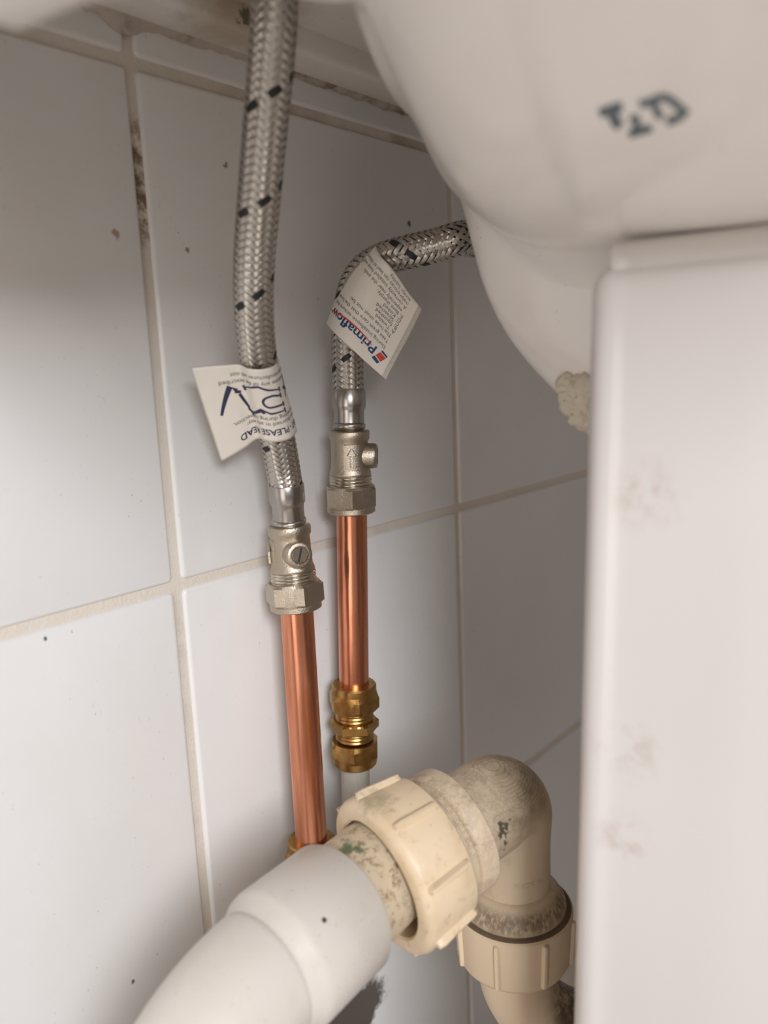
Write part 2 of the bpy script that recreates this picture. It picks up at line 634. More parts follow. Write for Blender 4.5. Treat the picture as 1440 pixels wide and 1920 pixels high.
_a = lambda u, v, d: tuple(at(u, v, d))
LIP = mirror({90: (XC, -0.074, 0.205), 112: (0.095, -0.080, 0.190), 124: (0.072, -0.092, 0.176), 137: (0.046, -0.1025, 0.172), 150: (0.020, -0.113, 0.174),
              157: (-0.006, -0.128, 0.177), 162: (-0.0245, -0.139, 0.1785), 167: _a(610, 5, 0.185), 172: _a(440, -25, 0.165), 177: _a(220, -2, 0.145),
              182: _a(100, 26, 0.138), 187: _a(0, 48, 0.130), 193: (-0.150, -0.150, 0.152), 200: (-0.160, -0.19, 0.165), 210: (-0.157, -0.25, 0.176), 226: (-0.125, -0.35, 0.182), 248: (-0.02, -0.425, 0.185), 270: (XC, -0.45, 0.185)})
# ring where the bowl meets the flat rim underside
BT = mirror({90: (XC, -0.076, 0.198), 112: (0.093, -0.081, 0.183), 124: (0.071, -0.093, 0.170), 137: (0.050, -0.104, 0.161), 150: (0.026, -0.116, 0.165),
             157: (-0.006, -0.131, 0.172), 162: (-0.0235, -0.141, 0.177), 168: (-0.040, -0.158, 0.178), 175: (-0.052, -0.180, 0.178), 185: (-0.062, -0.210, 0.177),
             200: (-0.070, -0.26, 0.178), 225: (-0.05, -0.34, 0.180), 250: (0.03, -0.395, 0.182), 270: (XC, -0.41, 0.182)})
CREASE = mirror(polar({90: (0.086, 0.160), 115: (0.092, 0.158), 137: (0.094, 0.150), 150: (0.090, 0.136), 160: (0.0885, 0.128), 172: (0.088, 0.1235),
                       190: (0.088, 0.122), 215: (0.10, 0.122), 245: (0.15, 0.126), 270: (0.165, 0.128)}))
LEDGE = mirror(polar({90: (0.083, 0.150), 115: (0.089, 0.147), 128: (0.085, 0.141), 140: (0.073, 0.127), 152: (0.064, 0.116), 175: (0.060, 0.112),
                      210: (0.06, 0.111), 270: (0.09, 0.112)}))
B1 = mirror(polar({90: (0.079, 0.122), 122: (0.0815, 0.118), 140: (0.070, 0.112), 155: (0.060, 0.106), 175: (0.056, 0.103), 215: (0.056, 0.103), 270: (0.072, 0.103)}))
B2 = mirror(polar({90: (0.068, 0.095), 122: (0.0695, 0.0945), 150: (0.057, 0.090), 180: (0.050, 0.088), 270: (0.055, 0.088)}))
B3 = mirror(polar({90: (0.046, 0.072), 122: (0.047, 0.070), 150: (0.042, 0.069), 180: (0.039, 0.068), 270: (0.042, 0.068)}))
B4 = mirror(polar({90: (0.030, 0.061), 180: (0.028, 0.060), 270: (0.030, 0.060)}))
NB = 180
TH = [360.0 * k / NB for k in range(NB)]
ring = lambda tab: [per_interp(tab, a) for a in TH]
rl, rc_, rd = ring(LIP), ring(CREASE), ring(LEDGE)
rings = []
# waste end upwards
rings.append(ring(B4))
b4, b3, b2, b1 = ring(B4), ring(B3), ring(B2), ring(B1)


def spline_rings(keys, per):
    out = []
    n = len(keys)
    for i in range(n - 1):
        for k in range(per):
            tt = k / per
            row = []
            for j in range(NB):
                p0 = keys[max(0, i - 1)][j] if i > 0 else keys[0][j] * 2 - keys[1][j]
                p1, p2 = keys[i][j], keys[i + 1][j]
                p3 = keys[i + 2][j] if i + 2 < n else p2 * 2 - p1
                row.append(0.5 * ((2 * p1) + (p2 - p0) * tt + (2 * p0 - 5 * p1 + 4 * p2 - p3) * tt * tt + (3 * p1 - p0 - 3 * p2 + p3) * tt ** 3))
            out.append(row)
    out.append(list(keys[-1]))
    return out


rings = spline_rings([b4, b3, b2, b1, rd], 5)
# ledge out to the crease, gently concave
for k in range(1, 6):
    s = k / 6
    rings.append([rd[j].lerp(rc_[j], s) + Vector((0, 0, 0.0035 * math.sin(PI * s))) * (min(1, (rc_[j] - rd[j]).length / 0.02)) for j in range(NB)])
# crease -> bowl top: convex flank, then the flat underside of the rim out to the lip
rt_ = ring(BT)


def SAG(a):
    a = min(a, (540 - a) % 360) if a < 270 else a
    x = max(0.0, min(1.0, (a - 150) / 60))
    return 0.09 + 0.05 * x * x * (3 - 2 * x)


for k in range(0, 17):
    s = k / 16
    row = []
    for j in range(NB):
        p = rc_[j].lerp(rt_[j], s)
        L = (rt_[j] - rc_[j]).length
        p.z += -SAG(TH[j]) * L * math.sin(PI * s)
        row.append(p)
    rings.append(row)
for k in range(1, 9):
    s = k / 8
    rings.append([rt_[j].lerp(rl[j], s) for j in range(NB)])
# rounded lip and the wall of the recess / outer skirt
cen = Vector((XC, -0.24, 0))


def lip_in(j, off):
    a, b = rl[(j - 1) % NB], rl[(j + 1) % NB]
    tg = (b - a)
    tg.z = 0
    nrm = Vector((tg.y, -tg.x, 0)).normalized()      # outward for a counter-clockwise ring
    return nrm * off


for off, dz in ((0.003, 0.0015), (0.0048, 0.005), (0.005, 0.010)):
    rings.append([rl[j] + lip_in(j, off) + Vector((0, 0, dz)) for j in range(NB)])
rings.append([Vector((rl[j].x, rl[j].y, 0.243)) + lip_in(j, 0.004) for j in range(NB)])
basin = thing('washbasin', (XC, -0.2, 0.12), 'white ceramic washbasin with curved underside, seen from below against the tiled wall', 'washbasin')
bm = bmesh.new()
skin_rings(bm, rings, False, False)
bmesh.ops.recalc_face_normals(bm, faces=bm.faces)
bowl = obj('bowl_underside', bm, M_BASIN, basin)
BVH_B = BVHTree.FromObject(bowl, bpy.context.evaluated_depsgraph_get()) if False else None
# back deck with a rib along the wall, left and right skirts next to the wall
DECK_Z = 0.2215
bm = bmesh.new()
box(bm, (-0.155, -0.20, 0.2315), (0.415, -0.0005, 0.262), 0.004)
box(bm, (-0.150, -0.022, DECK_Z), (0.41, -0.0008, 0.240), 0.003, 3)
deck = obj('deck', bm, M_BASIN, basin)
sharpen(deck, 50)
bm = bmesh.new()
box(bm, (-0.158, -0.150, 0.153), (-0.138, -0.0008, 0.262), 0.006, 3)
obj('side_skirt', bm, M_BASIN, basin)
bm = bmesh.new()
box(bm, (0.398, -0.150, 0.153), (0.418, -0.0008, 0.262), 0.006, 3)
obj('side_skirt', bm, M_BASIN, basin)
# rim and inside of the bowl
bm = bmesh.new()


def rrect(z, grow, n=96):
    out = []
    for k in range(n):
        a = 2 * PI * k / n
        ca, sa = math.cos(a), math.sin(a)
        e = 4.5
        r = (abs(ca / (0.287 + grow)) ** e + abs(sa / (0.228 + grow)) ** e) ** (-1 / e)
        out.append(Vector((XC + r * ca, min(-0.0012, -0.2285 + r * sa), z)))
    return out


def ell(z, a_, b_, yc, n=96):
    return [Vector((XC + a_ * math.cos(2 * PI * k / n), yc + b_ * math.sin(2 * PI * k / n), z)) for k in range(n)]


skin_rings(bm, [rrect(0.2425, -0.003), rrect(0.2435, 0), rrect(0.258, 0), rrect(0.263, -0.004), ell(0.262, 0.24, 0.155, -0.255), ell(0.250, 0.228, 0.146, -0.255),
                ell(0.21, 0.19, 0.12, -0.25), ell(0.185, 0.12, 0.085, -0.235), ell(0.175, 0.03, 0.03, -0.2)], False, True)
obj('rim_and_bowl', bm, M_BASIN, basin)

# old sealant line between basin and tiles, ragged lower edge
bm = bmesh.new()
top, bot, mid = [], [], []
N = 220
for k in range(N):
    x = -0.15 + 0.56 * k / (N - 1)
    rag = 0.0035 * noise.fractal(Vector((x * 70, 3.1, 0)), 1.0, 2.0, 4) + 0.002 * noise.noise(Vector((x * 260, 9, 1)))
    drop = 0.006 * math.exp(-((x + 0.003) / 0.008) ** 2)
    zb = DECK_Z - 0.0016 + rag * 0.55 - drop * 0.7
    top.append(Vector((x, -0.0045, DECK_Z + 0.0008)))
    mid.append(Vector((x, -0.0026, (DECK_Z + zb) / 2)))
    bot.append(Vector((x, -0.0002, min(zb, DECK_Z - 0.0002))))
vs = [[bm.verts.new(p) for p in r] for r in (top, mid, bot)]
for a, b in zip(vs[:-1], vs[1:]):
    for k in range(N - 1):
        bm.faces.new((a[k], a[k + 1], b[k + 1], b[k]))
obj('sealant_line', bm, M_SEAL, basin, label='ragged brown-stained old sealant line')

# lumpy sealant between the bowl bottom and the pedestal
bm = bmesh.new()
for (u, v, d, rr, st) in ((1068, 722, 0.302, 0.0055, (1, 1, 1)), (1090, 745, 0.301, 0.0085, (1, 1, 1)), (1100, 775, 0.300, 0.0068, (1, 1, 1)), (1118, 735, 0.297, 0.010, (1, 1, 1)), (1124, 780, 0.298, 0.008, (1, 1, 1))):
    c0 = at(u, v, d)
    r_ = bmesh.ops.create_icosphere(bm, subdivisions=4, radius=rr)
    for vv in r_['verts']:
        nrm = vv.co.normalized()
        k = 1 + 0.22 * noise.fractal(vv.co * 260 + c0 * 90, 1.0, 2.0, 4)
        vv.co = c0 + nrm * rr * k
obj('sealant_lump', bm, M_LUMP, basin, label='crumbly cream lump of sealant')

# ------------------------------------------------------------------ pedestal
ped = thing('pedestal', (XC, -0.25, FLOOR_Z), 'white ceramic pedestal under the washbasin, hollow at the back beside the waste trap', 'pedestal')
TOPZ = 0.1140


def ped_outline(z):
    """outer contour in plan from the left rear edge round the front to the right rear edge"""
    f = (TOPZ - z) / 0.35
    g = 0.0085 * f + (0.03 * max(0, (-0.38 - z) / 0.2) ** 2)
    left = [(0.0325, -0.1740), (0.0283, -0.1775), (0.0270, -0.1820), (0.0286, -0.1885), (0.0298, -0.205), (0.0312, -0.225), (0.0365, -0.258), (0.055, -0.294), (0.090, -0.318), (XC, -0.325)]
    out = []
    for i, (x, y) in enumerate(left):
        dx = x - XC
        kk = 1 + g / 0.10
        out.append(Vector((XC + dx * kk, y + (g * 0.35 if i < 5 else -g * 0.4), z)))
    right = [Vector((2 * XC - p.x, p.y, z)) for p in reversed(out[:-1])]
    return catmull(out + right, 6)


def ped_section(z, inset):
    o = ped_outline(z)
    n = len(o)
    T = 0.011
    res_o, res_i = [], []
    for i in range(n):
        a, b = o[max(0, i - 1)], o[min(n - 1, i + 1)]
        tg = (b - a).normalized()
        nr = Vector((-tg.y, tg.x, 0))
        if (o[i] + nr * 0.001 - Vector((XC, -0.25, z))).length < (o[i] - nr * 0.001 - Vector((XC, -0.25, z))).length:
            nr = -nr
        res_o.append(o[i] - nr * inset)
        res_i.append(o[i] - nr * (T - inset))
    # round rear edges
    def cap(po, pi, tg):
        c = (po + pi) / 2
        r = (po - pi) / 2
        return [c + r * math.cos(q) + tg * (r.length * math.sin(q)) for q in (PI * .167, PI * .333, PI * .5, PI * .667, PI * .833)]
    t0 = (o[0] - o[1]).normalized()
    t1 = (o[-1] - o[-2]).normalized()
    return res_o + cap(res_o[-1], res_i[-1], t1) + list(reversed(res_i)) + list(reversed(cap(res_o[0], res_i[0], t0)))


zs = []
for k in range(0, 29):
    zs.append((FLOOR_Z + (TOPZ - 0.006 - FLOOR_Z) * k / 28, 0.0))
zs += [(TOPZ - 0.0035, 0.0006), (TOPZ - 0.0012, 0.002), (TOPZ, 0.0042)]
bm = bmesh.new()
skin_rings(bm, [ped_section(z, q) for z, q in zs], False, False)
bmesh.ops.recalc_face_normals(bm, faces=bm.faces)
obj('column_shell', bm, M_PED, ped)
# bright collar that carries the basin
bm = bmesh.new()
o = ped_outline(TOPZ)
n = len(o)
i0 = 11
body = o[i0:n - i0]
pr = [(0.0030, -0.006), (0.0022, 0.0015), (0.0024, 0.0046), (0.0036, 0.0066), (0.0060, 0.0072), (0.0110, 0.0072), (0.0110, -0.006)]
rs = []
for (ins, dz) in pr:
    row = []
    for i in range(len(body)):
        a, b = body[max(0, i - 1)], body[min(len(body) - 1, i + 1)]
        tg = (b - a).normalized()
        nr = Vector((-tg.y, tg.x, 0))
        if (body[i] + nr * 0.001 - Vector((XC, -0.25, TOPZ))).length < (body[i] - nr * 0.001 - Vector((XC, -0.25, TOPZ))).length:
            nr = -nr
        row.append(body[i] - nr * ins + Vector((0, 0, dz)))
    rs.append(row)
vs = [[bm.verts.new(p) for p in r] for r in rs]
m_ = len(body)
for a in range(len(pr)):
    A, B = vs[a], vs[(a + 1) % len(pr)]
    for k in range(m_ - 1):
        bm.faces.new((A[k], A[k + 1], B[k + 1], B[k]))
bm.faces.new([r[0] for r in vs])
bm.faces.new([r[-1] for r in reversed(vs)])
bmesh.ops.recalc_face_normals(bm, faces=bm.faces)
sharpen(obj('top_collar', bm, M_PED, ped), 50)

# ------------------------------------------------------------------ copper pipes, valves, couplings


def cyl_part(name, p0, p1, r, mat, parent, n=40):
    bm = bmesh.new()
    d = p1 - p0
    lathe(bm, p0, d, [(0, r), (d.length, r)], n)
    return sharpen(obj(name, bm, mat, parent), 60)


def copper(name, p0, p1, label):
    t_ = thing(name, p0, label, 'pipe')
    cyl_part('tube', p0, p1, 0.0075, M_COPPER, t_, 48)
    return t_


LA, LB = at(557.0, 1150, 0.362), at(584.5, 1585, 0.3815)
RA, RB = at(659.5, 965, 0.388), at(664.0, 1285, 0.4035)
ld, rdv = (LB - LA).normalized(), (RB - RA).normalized()
copper('copper_pipe', LA - ld * 0.006, LB + ld * 0.008, 'bright copper pipe below the valve with the slotted screw, nearer the camera')
copper('copper_pipe', RA - rdv * 0.006, RB + rdv * 0.010, 'darker copper pipe below the valve marked with an arrow, ending in a brass coupling')


def thread_prof(h0, h1, r, n):
    out = []
    for k in range(n):
        a = h0 + (h1 - h0) * k / n
        st = (h1 - h0) / n
        out += [(a, r - 0.0007), (a + st * 0.3, r), (a + st * 0.6, r), (a + st * 0.95, r - 0.0007)]
    return out


def iso_valve(top, bottom, boss_dir, label, arrow_dir, hexrot):
    """isolating valve: body, threaded end, compression nut, side boss with a slotted screw"""
    d = (bottom - top)
    L = d.length
    d = d.normalized()
    v = thing('isolation_valve', top, label, 'valve', 'isolation valves on the copper pipes')
    k = L / 0.0405
    bm = bmesh.new()
    lathe(bm, top, d, [(0, 0.0070), (0.0, 0.0094), (0.0006 * k, 0.0097), (0.0040 * k, 0.0096), (0.0052 * k, 0.0088), (0.0075 * k, 0.0090), (0.0150 * k, 0.0090),
                       (0.0185 * k, 0.0093), (0.0205 * k, 0.0100), (0.0215 * k, 0.0101), (0.0222 * k, 0.0095)], 48)
    obj('body', bm, M_NICKEL, v)
    bm = bmesh.new()
    lathe(bm, top, d, thread_prof(0.0218 * k, 0.0285 * k, 0.0103, 4), 48)
    obj('thread', bm, M_NICKEL_S, v)
    bm = bmesh.new()
    hexnut(bm, top + d * (0.0270 * k), d, 0.0108 * k, 0.0232, face_rot(d, CAM - top, hexrot), 0.0012)
    lathe(bm, top + d * (0.0370 * k), d, [(0, 0.0112), (0.0008 * k, 0.0117), (0.0030 * k, 0.0117), (0.0036 * k, 0.0108)], 48)
    sharpen(obj('compression_nut', bm, M_NICKEL, v, smooth=True), 12)
    # raised panels each side of the boss
    boss = (boss_dir - d * boss_dir.dot(d)).normalized()
    c = top + d * (0.0125 * k)
    bm = bmesh.new()
    lathe(bm, c + boss * 0.004, boss, [(0, 0.0062), (0.0075, 0.0061), (0.0087, 0.0058), (0.0092, 0.0052), (0.0092, 0.0041), (0.0078, 0.0040)], 40)
    b_ = sharpen(obj('screw_boss', bm, M_NICKEL, v), 40)
    bm = bmesh.new()
    lathe(bm, c + boss * 0.0112, boss, [(0, 0.0037), (0.0016, 0.0037), (0.0020, 0.0033)], 32)
    s1 = sharpen(obj('slotted_screw', bm, M_NICKEL_S, b_), 40)
    bm = bmesh.new()
    side = boss.cross(d).normalized()
    a_ = (d * math.cos(0.3) - side * math.sin(0.3)).normalized()
    b2 = boss.cross(a_).normalized()
    cc = c + boss * 0.01325
    r_ = bmesh.ops.create_cube(bm, size=1.0)
    for vv in r_['verts']:
        q = vv.co.copy()
        vv.co = cc + a_ * (q.x * 0.0064) + b2 * (q.y * 0.0008) + boss * (q.z * 0.0003)
    obj('slot', bm, M_RUBBER, b_, smooth=False)
    # flat cast panel with an arrow
    ad = (arrow_dir - d * arrow_dir.dot(d)).normalized()
    sd_ = ad.cross(d).normalized()
    bm = bmesh.new()
    hh = 0.0072 * k

    def pan(f, g, r):
        al_ = f * 0.40
        return c + (ad * math.cos(al_) + sd_ * math.sin(al_)) * r + d * (0.0006 + g * hh)
    nu = 8
    grid = [[bm.verts.new(pan(-1 + 2 * i / nu, g * (0.94 if rr > 0.0092 else 1), rr)) for i in range(nu + 1)] for g, rr in ((-1, 0.0088), (-1, 0.00945), (1, 0.00945), (1, 0.0088))]
    for r0_, r1_ in zip(grid[:-1], grid[1:]):
        for i in range(nu):
            bm.faces.new((r0_[i], r0_[i + 1], r1_[i + 1], r1_[i]))
    bm.faces.new([g_[0] for g_ in grid])
    bm.faces.new([g_[nu] for g_ in reversed(grid)])
    bmesh.ops.recalc_face_normals(bm, faces=bm.faces)
    sharpen(obj('cast_panel', bm, M_NICKEL, v), 30)
    bm = bmesh.new()
    pts = [(-0.0009, 0.0045), (0.0009, 0.0045), (0.0009, -0.0012), (0.0023, -0.0012), (0.0, -0.0048), (-0.0023, -0.0012), (-0.0009, -0.0012)]
    lo = [bm.verts.new(c + ad * 0.0096 + sd_ * x + d * y) for x, y in pts]
    hi = [bm.verts.new(c + ad * 0.0105 + sd_ * x * 0.8 + d * y * 0.96) for x, y in pts]
    bm.faces.new(hi)
    for i in range(len(pts)):
        j = (i + 1) % len(pts)
        bm.faces.new((lo[i], lo[j], hi[j], hi[i]))
    bmesh.ops.recalc_face_normals(bm, faces=bm.faces)
    obj('raised_arrow', bm, M_NICKEL, v, smooth=False)
    return v


to_cam = -FW
VLt, VLb = at(541.8, 985, 0.3565), at(555.5, 1141, 0.3615)
iso_valve(VLt, VLb, to_cam + RT * 0.42 - FW * 0.0, 'nickel isolation valve whose slotted screw faces the camera, on the nearer copper pipe', -RT + to_cam * 0.25, -0.30)
VRt, VRb = at(655.0, 807, 0.380), at(658.8, 960, 0.3875)
iso_valve(VRt, VRb, RT + to_cam * 0.1, 'nickel isolation valve with a raised arrow, its screw boss pointing at the pedestal', to_cam + RT * 0.12, -0.05)


def compression(p0, d, label, both=True, rot=0.2):
    """brass straight coupling starting with its end ring at p0, running along d"""
    v = thing('brass_coupling', p0, label, 'pipe fitting')

    def nut(q, dd, name='coupling_nut'):
        bm = bmesh.new()
        lathe(bm, q, dd, [(0, 0.0085), (0.0, 0.0107), (0.0008, 0.0113), (0.0035, 0.0114), (0.005, 0.0114)], 48)
        hexnut(bm, q + dd * 0.0040, dd, 0.0092, 0.0232, face_rot(dd, CAM - q, rot if dd.z < 0 else -0.03), 0.0020)
        sharpen(obj(name, bm, M_BRASS, v), 12)
    nut(p0, d)
    if both:
        L = 0.0435
        nut(p0 + d * L, -d)
        bm = bmesh.new()
        lathe(bm, p0 + d * 0.0135, d, thread_prof(0.0, 0.0165, 0.0097, 9), 48)
        obj('thread', bm, M_BRASS, v)
        bm = bmesh.new()
        hexnut(bm, p0 + d * 0.0190, d, 0.0054, 0.0216, face_rot(d, CAM - p0, 0.52), 0.0008)
        sharpen(obj('centre_hexagon', bm, M_BRASS, v), 12)
    else:
        bm = bmesh.new()
        lathe(bm, p0 + d * 0.0135, d, thread_prof(0.0, 0.010, 0.0103, 5) + [(0.0105, 0.0098), (0.03, 0.0098)], 48)
        obj('thread', bm, M_BRASS, v)
    return v


cR0 = at(663.6, 1281, 0.4025)
cR1 = at(666.0, 1437, 0.411)
dR = (cR1 - cR0).normalized()
compression(cR0, dR, 'brass straight coupling with two hexagon nuts, below the darker copper pipe', True, -0.19)
cL0 = at(583.0, 1572, 0.381)
compression(cL0, ld, 'brass compression fitting at the foot of the nearer copper pipe, behind the white waste pipe', True, 0.2)
# pipes that go on downwards to the floor
pp = thing('plastic_pipe', cR1, 'short off-white pipe below the brass coupling, behind the cream nut', 'pipe')


def into_wall(p, d, drop, r):
    """pipe that drops a little further and then turns into the wall"""
    a_ = p + d * drop
    b_ = Vector((a_.x, min(-0.001, a_.y + 0.02) * 0 + 0.012, a_.z - 0.018))
    pts_ = [p - d * 0.006, p + d * drop * 0.5, a_]
    for k in range(1, 9):
        q = k / 8
        pts_.append(a_.lerp(Vector((a_.x, a_.y, b_.z)), 1 - (1 - q) ** 2).lerp(b_, q * q))
    bm = bmesh.new()
    sweep(bm, catmull(pts_, 4), r, 36)
    return bm


obj('tube', into_wall(cR1, dR, 0.040, 0.0074), M_PALE, pp)
e0 = cL0 + ld * 0.0405
pp2 = thing('copper_pipe', e0, 'short copper pipe below the brass fitting, hidden behind the white waste pipe', 'pipe')
obj('tube', into_wall(e0, Vector((0, 0, -1)), 0.006, 0.0075), M_COPPER, pp2)

# ------------------------------------------------------------------ braided hoses


def braid_mesh(path, R, pitch, N, amp, which, tracer, hw=0.44, phase=0.0):
    """ribbons woven two over, two under around a path; which selects the black tracer or the rest"""
    pts, L = resample(path, 0.0006)
    F = frames(pts)
    n = len(pts)

    def lookup(s):
        x = s / L * (n - 1)
        i = min(n - 2, max(0, int(x)))
        t = x - i
        return pts[i].lerp(pts[i + 1], t), F[i][0].lerp(F[i + 1][0], t), F[i][1].lerp(F[i + 1][1], t), F[i][2].lerp(F[i + 1][2], t)
    verts, faces, uvs = [], [], []
    per_cross = pitch / (2 * N)
    step = per_cross / 2.0
    m_ = int(L / step)
    al = math.atan2(2 * PI * R, pitch)
    half = hw * (2 * PI * R / N) * math.cos(al)
    look = [lookup(k * step) for k in range(m_ + 1)]
    for sg in (1, -1):
        for i in range(N):
            is_tr = (sg == 1 and i in tracer)
            if is_tr != which:
                continue
            base = len(verts)
            for k in range(m_ + 1):
                s = k * step
                c, x, y, t = look[k]
                ph = sg * 2 * PI * s / pitch + 2 * PI * i / N + phase
                q = 2 * i + sg * 2 * s * N / pitch
                wv = max(-1, min(1, 1.45 * math.cos(2 * PI * (q - 0.5) / 4)))
                r = R + sg * amp * wv
                nr = x * math.cos(ph) + y * math.sin(ph)
                tn = -x * math.sin(ph) + y * math.cos(ph)
                # across-band direction: perpendicular to the band, within the surface
                ac = (t * math.sin(al) - tn * (sg * math.cos(al)))
                p = c + nr * r
                verts += [p - ac * half - nr * (amp * 0.5), p + nr * (amp * 0.15), p + ac * half - nr * (amp * 0.5)]
                if k:
                    a = base + (k - 1) * 3
                    b = base + k * 3
                    faces += [(a, a + 1, b + 1, b), (a + 1, a + 2, b + 2, b + 1)]
                    uvs += [(k - 1, 0), (k - 1, 1), (k, 1), (k, 0), (k - 1, 1), (k - 1, 2), (k, 2), (k, 1)]
    me = bpy.data.meshes.new('braid')
    me.from_pydata([tuple(v) for v in verts], [], faces)
    ul = me.uv_layers.new(name='UVMap')
    flat = [c for uv_ in uvs for c in uv_]
    ul.data.foreach_set('uv', flat)
    me.update()
    return me


def ferrule(p0, p1, parent):
    d = p1 - p0
    L = d.length
    d = d.normalized()
    bm = bmesh.new()
    lathe(bm, p0, d, [(0, 0.0070), (0, 0.0078), (0.0004, 0.00805), (L * 0.40, 0.0081), (L * 0.46, 0.0079), (L * 0.52, 0.0073), (L * 0.60, 0.00715), (L * 0.86, 0.0072), (L * 0.885, 0.0068)], 14, rot=0.2)
    f = sharpen(obj('ferrule', bm, M_STEEL, parent), 40)
    bm = bmesh.new()
    lathe(bm, p0 + d * (L * 0.86), d, [(0, 0.0068), (0.0006, 0.0076), (0.0016, 0.0079), (0.0026, 0.0076), (0.0032, 0.0068), (0.005, 0.0060)], 40)
    obj('ferrule_bead', bm, M_STEEL, parent)
    return f


hoseL = thing('flexible_hose', at(541, 978, 0.355), 'long braided steel hose rising to the basin, with a white tag folded beside it', 'hose', 'braided flexible tap hoses')
hoseR = thing('flexible_hose', at(655, 800, 0.379), 'short braided steel hose bending behind the washbasin, tag with red and blue emblem', 'hose', 'braided flexible tap hoses')

pathL = [at(536, 912, 0.3505), at(531, 880, 0.3475), at(520, 822, 0.3385), at(503, 760, 0.3275), at(487, 690, 0.3150), at(478, 620, 0.3040), at(475.5, 550, 0.2945), at(477, 480, 0.2865),
         at(483, 400, 0.2785), at(490, 320, 0.2710), at(498, 230, 0.2635), at(506, 140, 0.2575), at(513, 50, 0.252), at(517, -40, 0.249), at(520, -130, 0.246)]
pathR = [at(653, 738, 0.378), at(652, 700, 0.3765), at(651.5, 660, 0.3745), at(652, 620, 0.372), at(656, 575, 0.369), at(667, 533, 0.365), at(688, 504, 0.361), at(722, 485, 0.357),
         at(765, 473, 0.353), at(815, 461, 0.353), at(868, 446, 0.357), Vector((0.150, -0.056, 0.148)), Vector((0.182, -0.051, 0.168)), Vector((0.194, -0.050, 0.205)), Vector((0.194, -0.050, 0.236))]
for root, path, top_f, bot_f, ph in ((hoseL, pathL, at(535.5, 906, 0.350), at(542, 981, 0.3555), 0.4), (hoseR, pathR, at(653.5, 731, 0.3775), at(655, 803, 0.3795), 2.1)):
    pc = catmull(path, 14)
    R = 0.0073
    bm = bmesh.new()
    pr_, _ = resample(pc, 0.002)
    sweep(bm, pr_, R - 0.0006, 24)
    obj('inner_tube', bm, M_RUBBER, root)
    o = obj('braid', braid_mesh(pc, R, 0.0325, 12, 0.00028, False, (0,), phase=ph), M_BRAID, root)
    o = obj('tracer_strand', braid_mesh(pc, R, 0.0325, 12, 0.00028, True, (0,), hw=0.56, phase=ph), M_BLACK, root, label='black marker strand')
    f_ = ferrule(top_f, bot_f, root)

# ------------------------------------------------------------------ paper tags with print


class Patch:
    """smooth surface through a grid of control points rows x cols"""

    def __init__(s, grid):
        s.g = [[Vector(p) for p in r] for r in grid]
        s.nr, s.nc = len(grid), len(grid[0])
        # columns spaced by mean chord length, rows too
        L = [0.0]
        for j in range(1, s.nc):
            L.append(L[-1] + sum((s.g[i][j] - s.g[i][j - 1]).length for i in range(s.nr)) / s.nr)
        s.w = L[-1]
        s.cu = [x / L[-1] for x in L]
        L = [0.0]
        for i in range(1, s.nr):
            L.append(L[-1] + sum((s.g[i][j] - s.g[i - 1][j]).length for j in range(s.nc)) / s.nc)
        s.h = L[-1]
        s.rv = [x / L[-1] for x in L]

    @staticmethod
    def cr(ps, ks, x):
        n = len(ps)
        if n == 2:
            return ps[0].lerp(ps[1], x)
        i = 0
        while i < n - 2 and ks[i + 1] < x:
            i += 1
        sp = ks[i + 1] - ks[i]
        t = (x - ks[i]) / sp
        m0 = (ps[i + 1] - ps[i - 1]) * (sp / (ks[i + 1] - ks[i - 1])) if i > 0 else (ps[1] - ps[0])
        m1 = (ps[i + 2] - ps[i]) * (sp / (ks[i + 2] - ks[i])) if i + 2 < n else (ps[i + 1] - ps[i])
        t2, t3 = t * t, t * t * t
        return ps[i] * (2 * t3 - 3 * t2 + 1) + m0 * (t3 - 2 * t2 + t) + ps[i + 1] * (-2 * t3 + 3 * t2) + m1 * (t3 - t2)

    def p(s, a, b):
        col = [s.cr(s.g[i], s.cu, a) for i in range(s.nr)]
        return s.cr(col, s.rv, b)

    def n(s, a, b):
        e = 0.004
        u = s.p(min(1.2, a + e), b) - s.p(a - e, b)
        v = s.p(a, b + e) - s.p(a, b - e)
        q = u.cross(v).normalized()
        c = s.p(a, b)
        return q if q.dot(CAM - c) > 0 or True else q


def tag_sheet(patch, side, nu=60, nv=30, thick=0.00018, a0=0.0, a1=1.0, off=0.0):
    """sheet of paper over the patch; side = +1/-1 makes the printed side outermost"""
    bm = bmesh.new()
    front, back = [], []
    for j in range(nv + 1):
        fr, bk = [], []
        for i in range(nu + 1):
            a, b = a0 + (a1 - a0) * i / nu, j / nv
            p, q = patch.p(a, b), patch.n(a, b) * side
            fr.append(bm.verts.new(p + q * off))
            bk.append(bm.verts.new(p + q * (off - thick)))
        front.append(fr)
        back.append(bk)
    for j in range(nv):
        for i in range(nu):
            bm.faces.new((front[j][i], front[j][i + 1], front[j + 1][i + 1], front[j + 1][i]))
            bm.faces.new((back[j][i], back[j + 1][i], back[j + 1][i + 1], back[j][i + 1]))
    for j in range(nv):
        bm.faces.new((front[j][0], front[j + 1][0], back[j + 1][0], back[j][0]))
        bm.faces.new((front[j][nu], back[j][nu], back[j + 1][nu], front[j + 1][nu]))
    for i in range(nu):
        bm.faces.new((front[0][i], back[0][i], back[0][i + 1], front[0][i + 1]))
        bm.faces.new((front[nv][i], front[nv][i + 1], back[nv][i + 1], back[nv][i]))
    bmesh.ops.recalc_face_normals(bm, faces=bm.faces)
    return bm


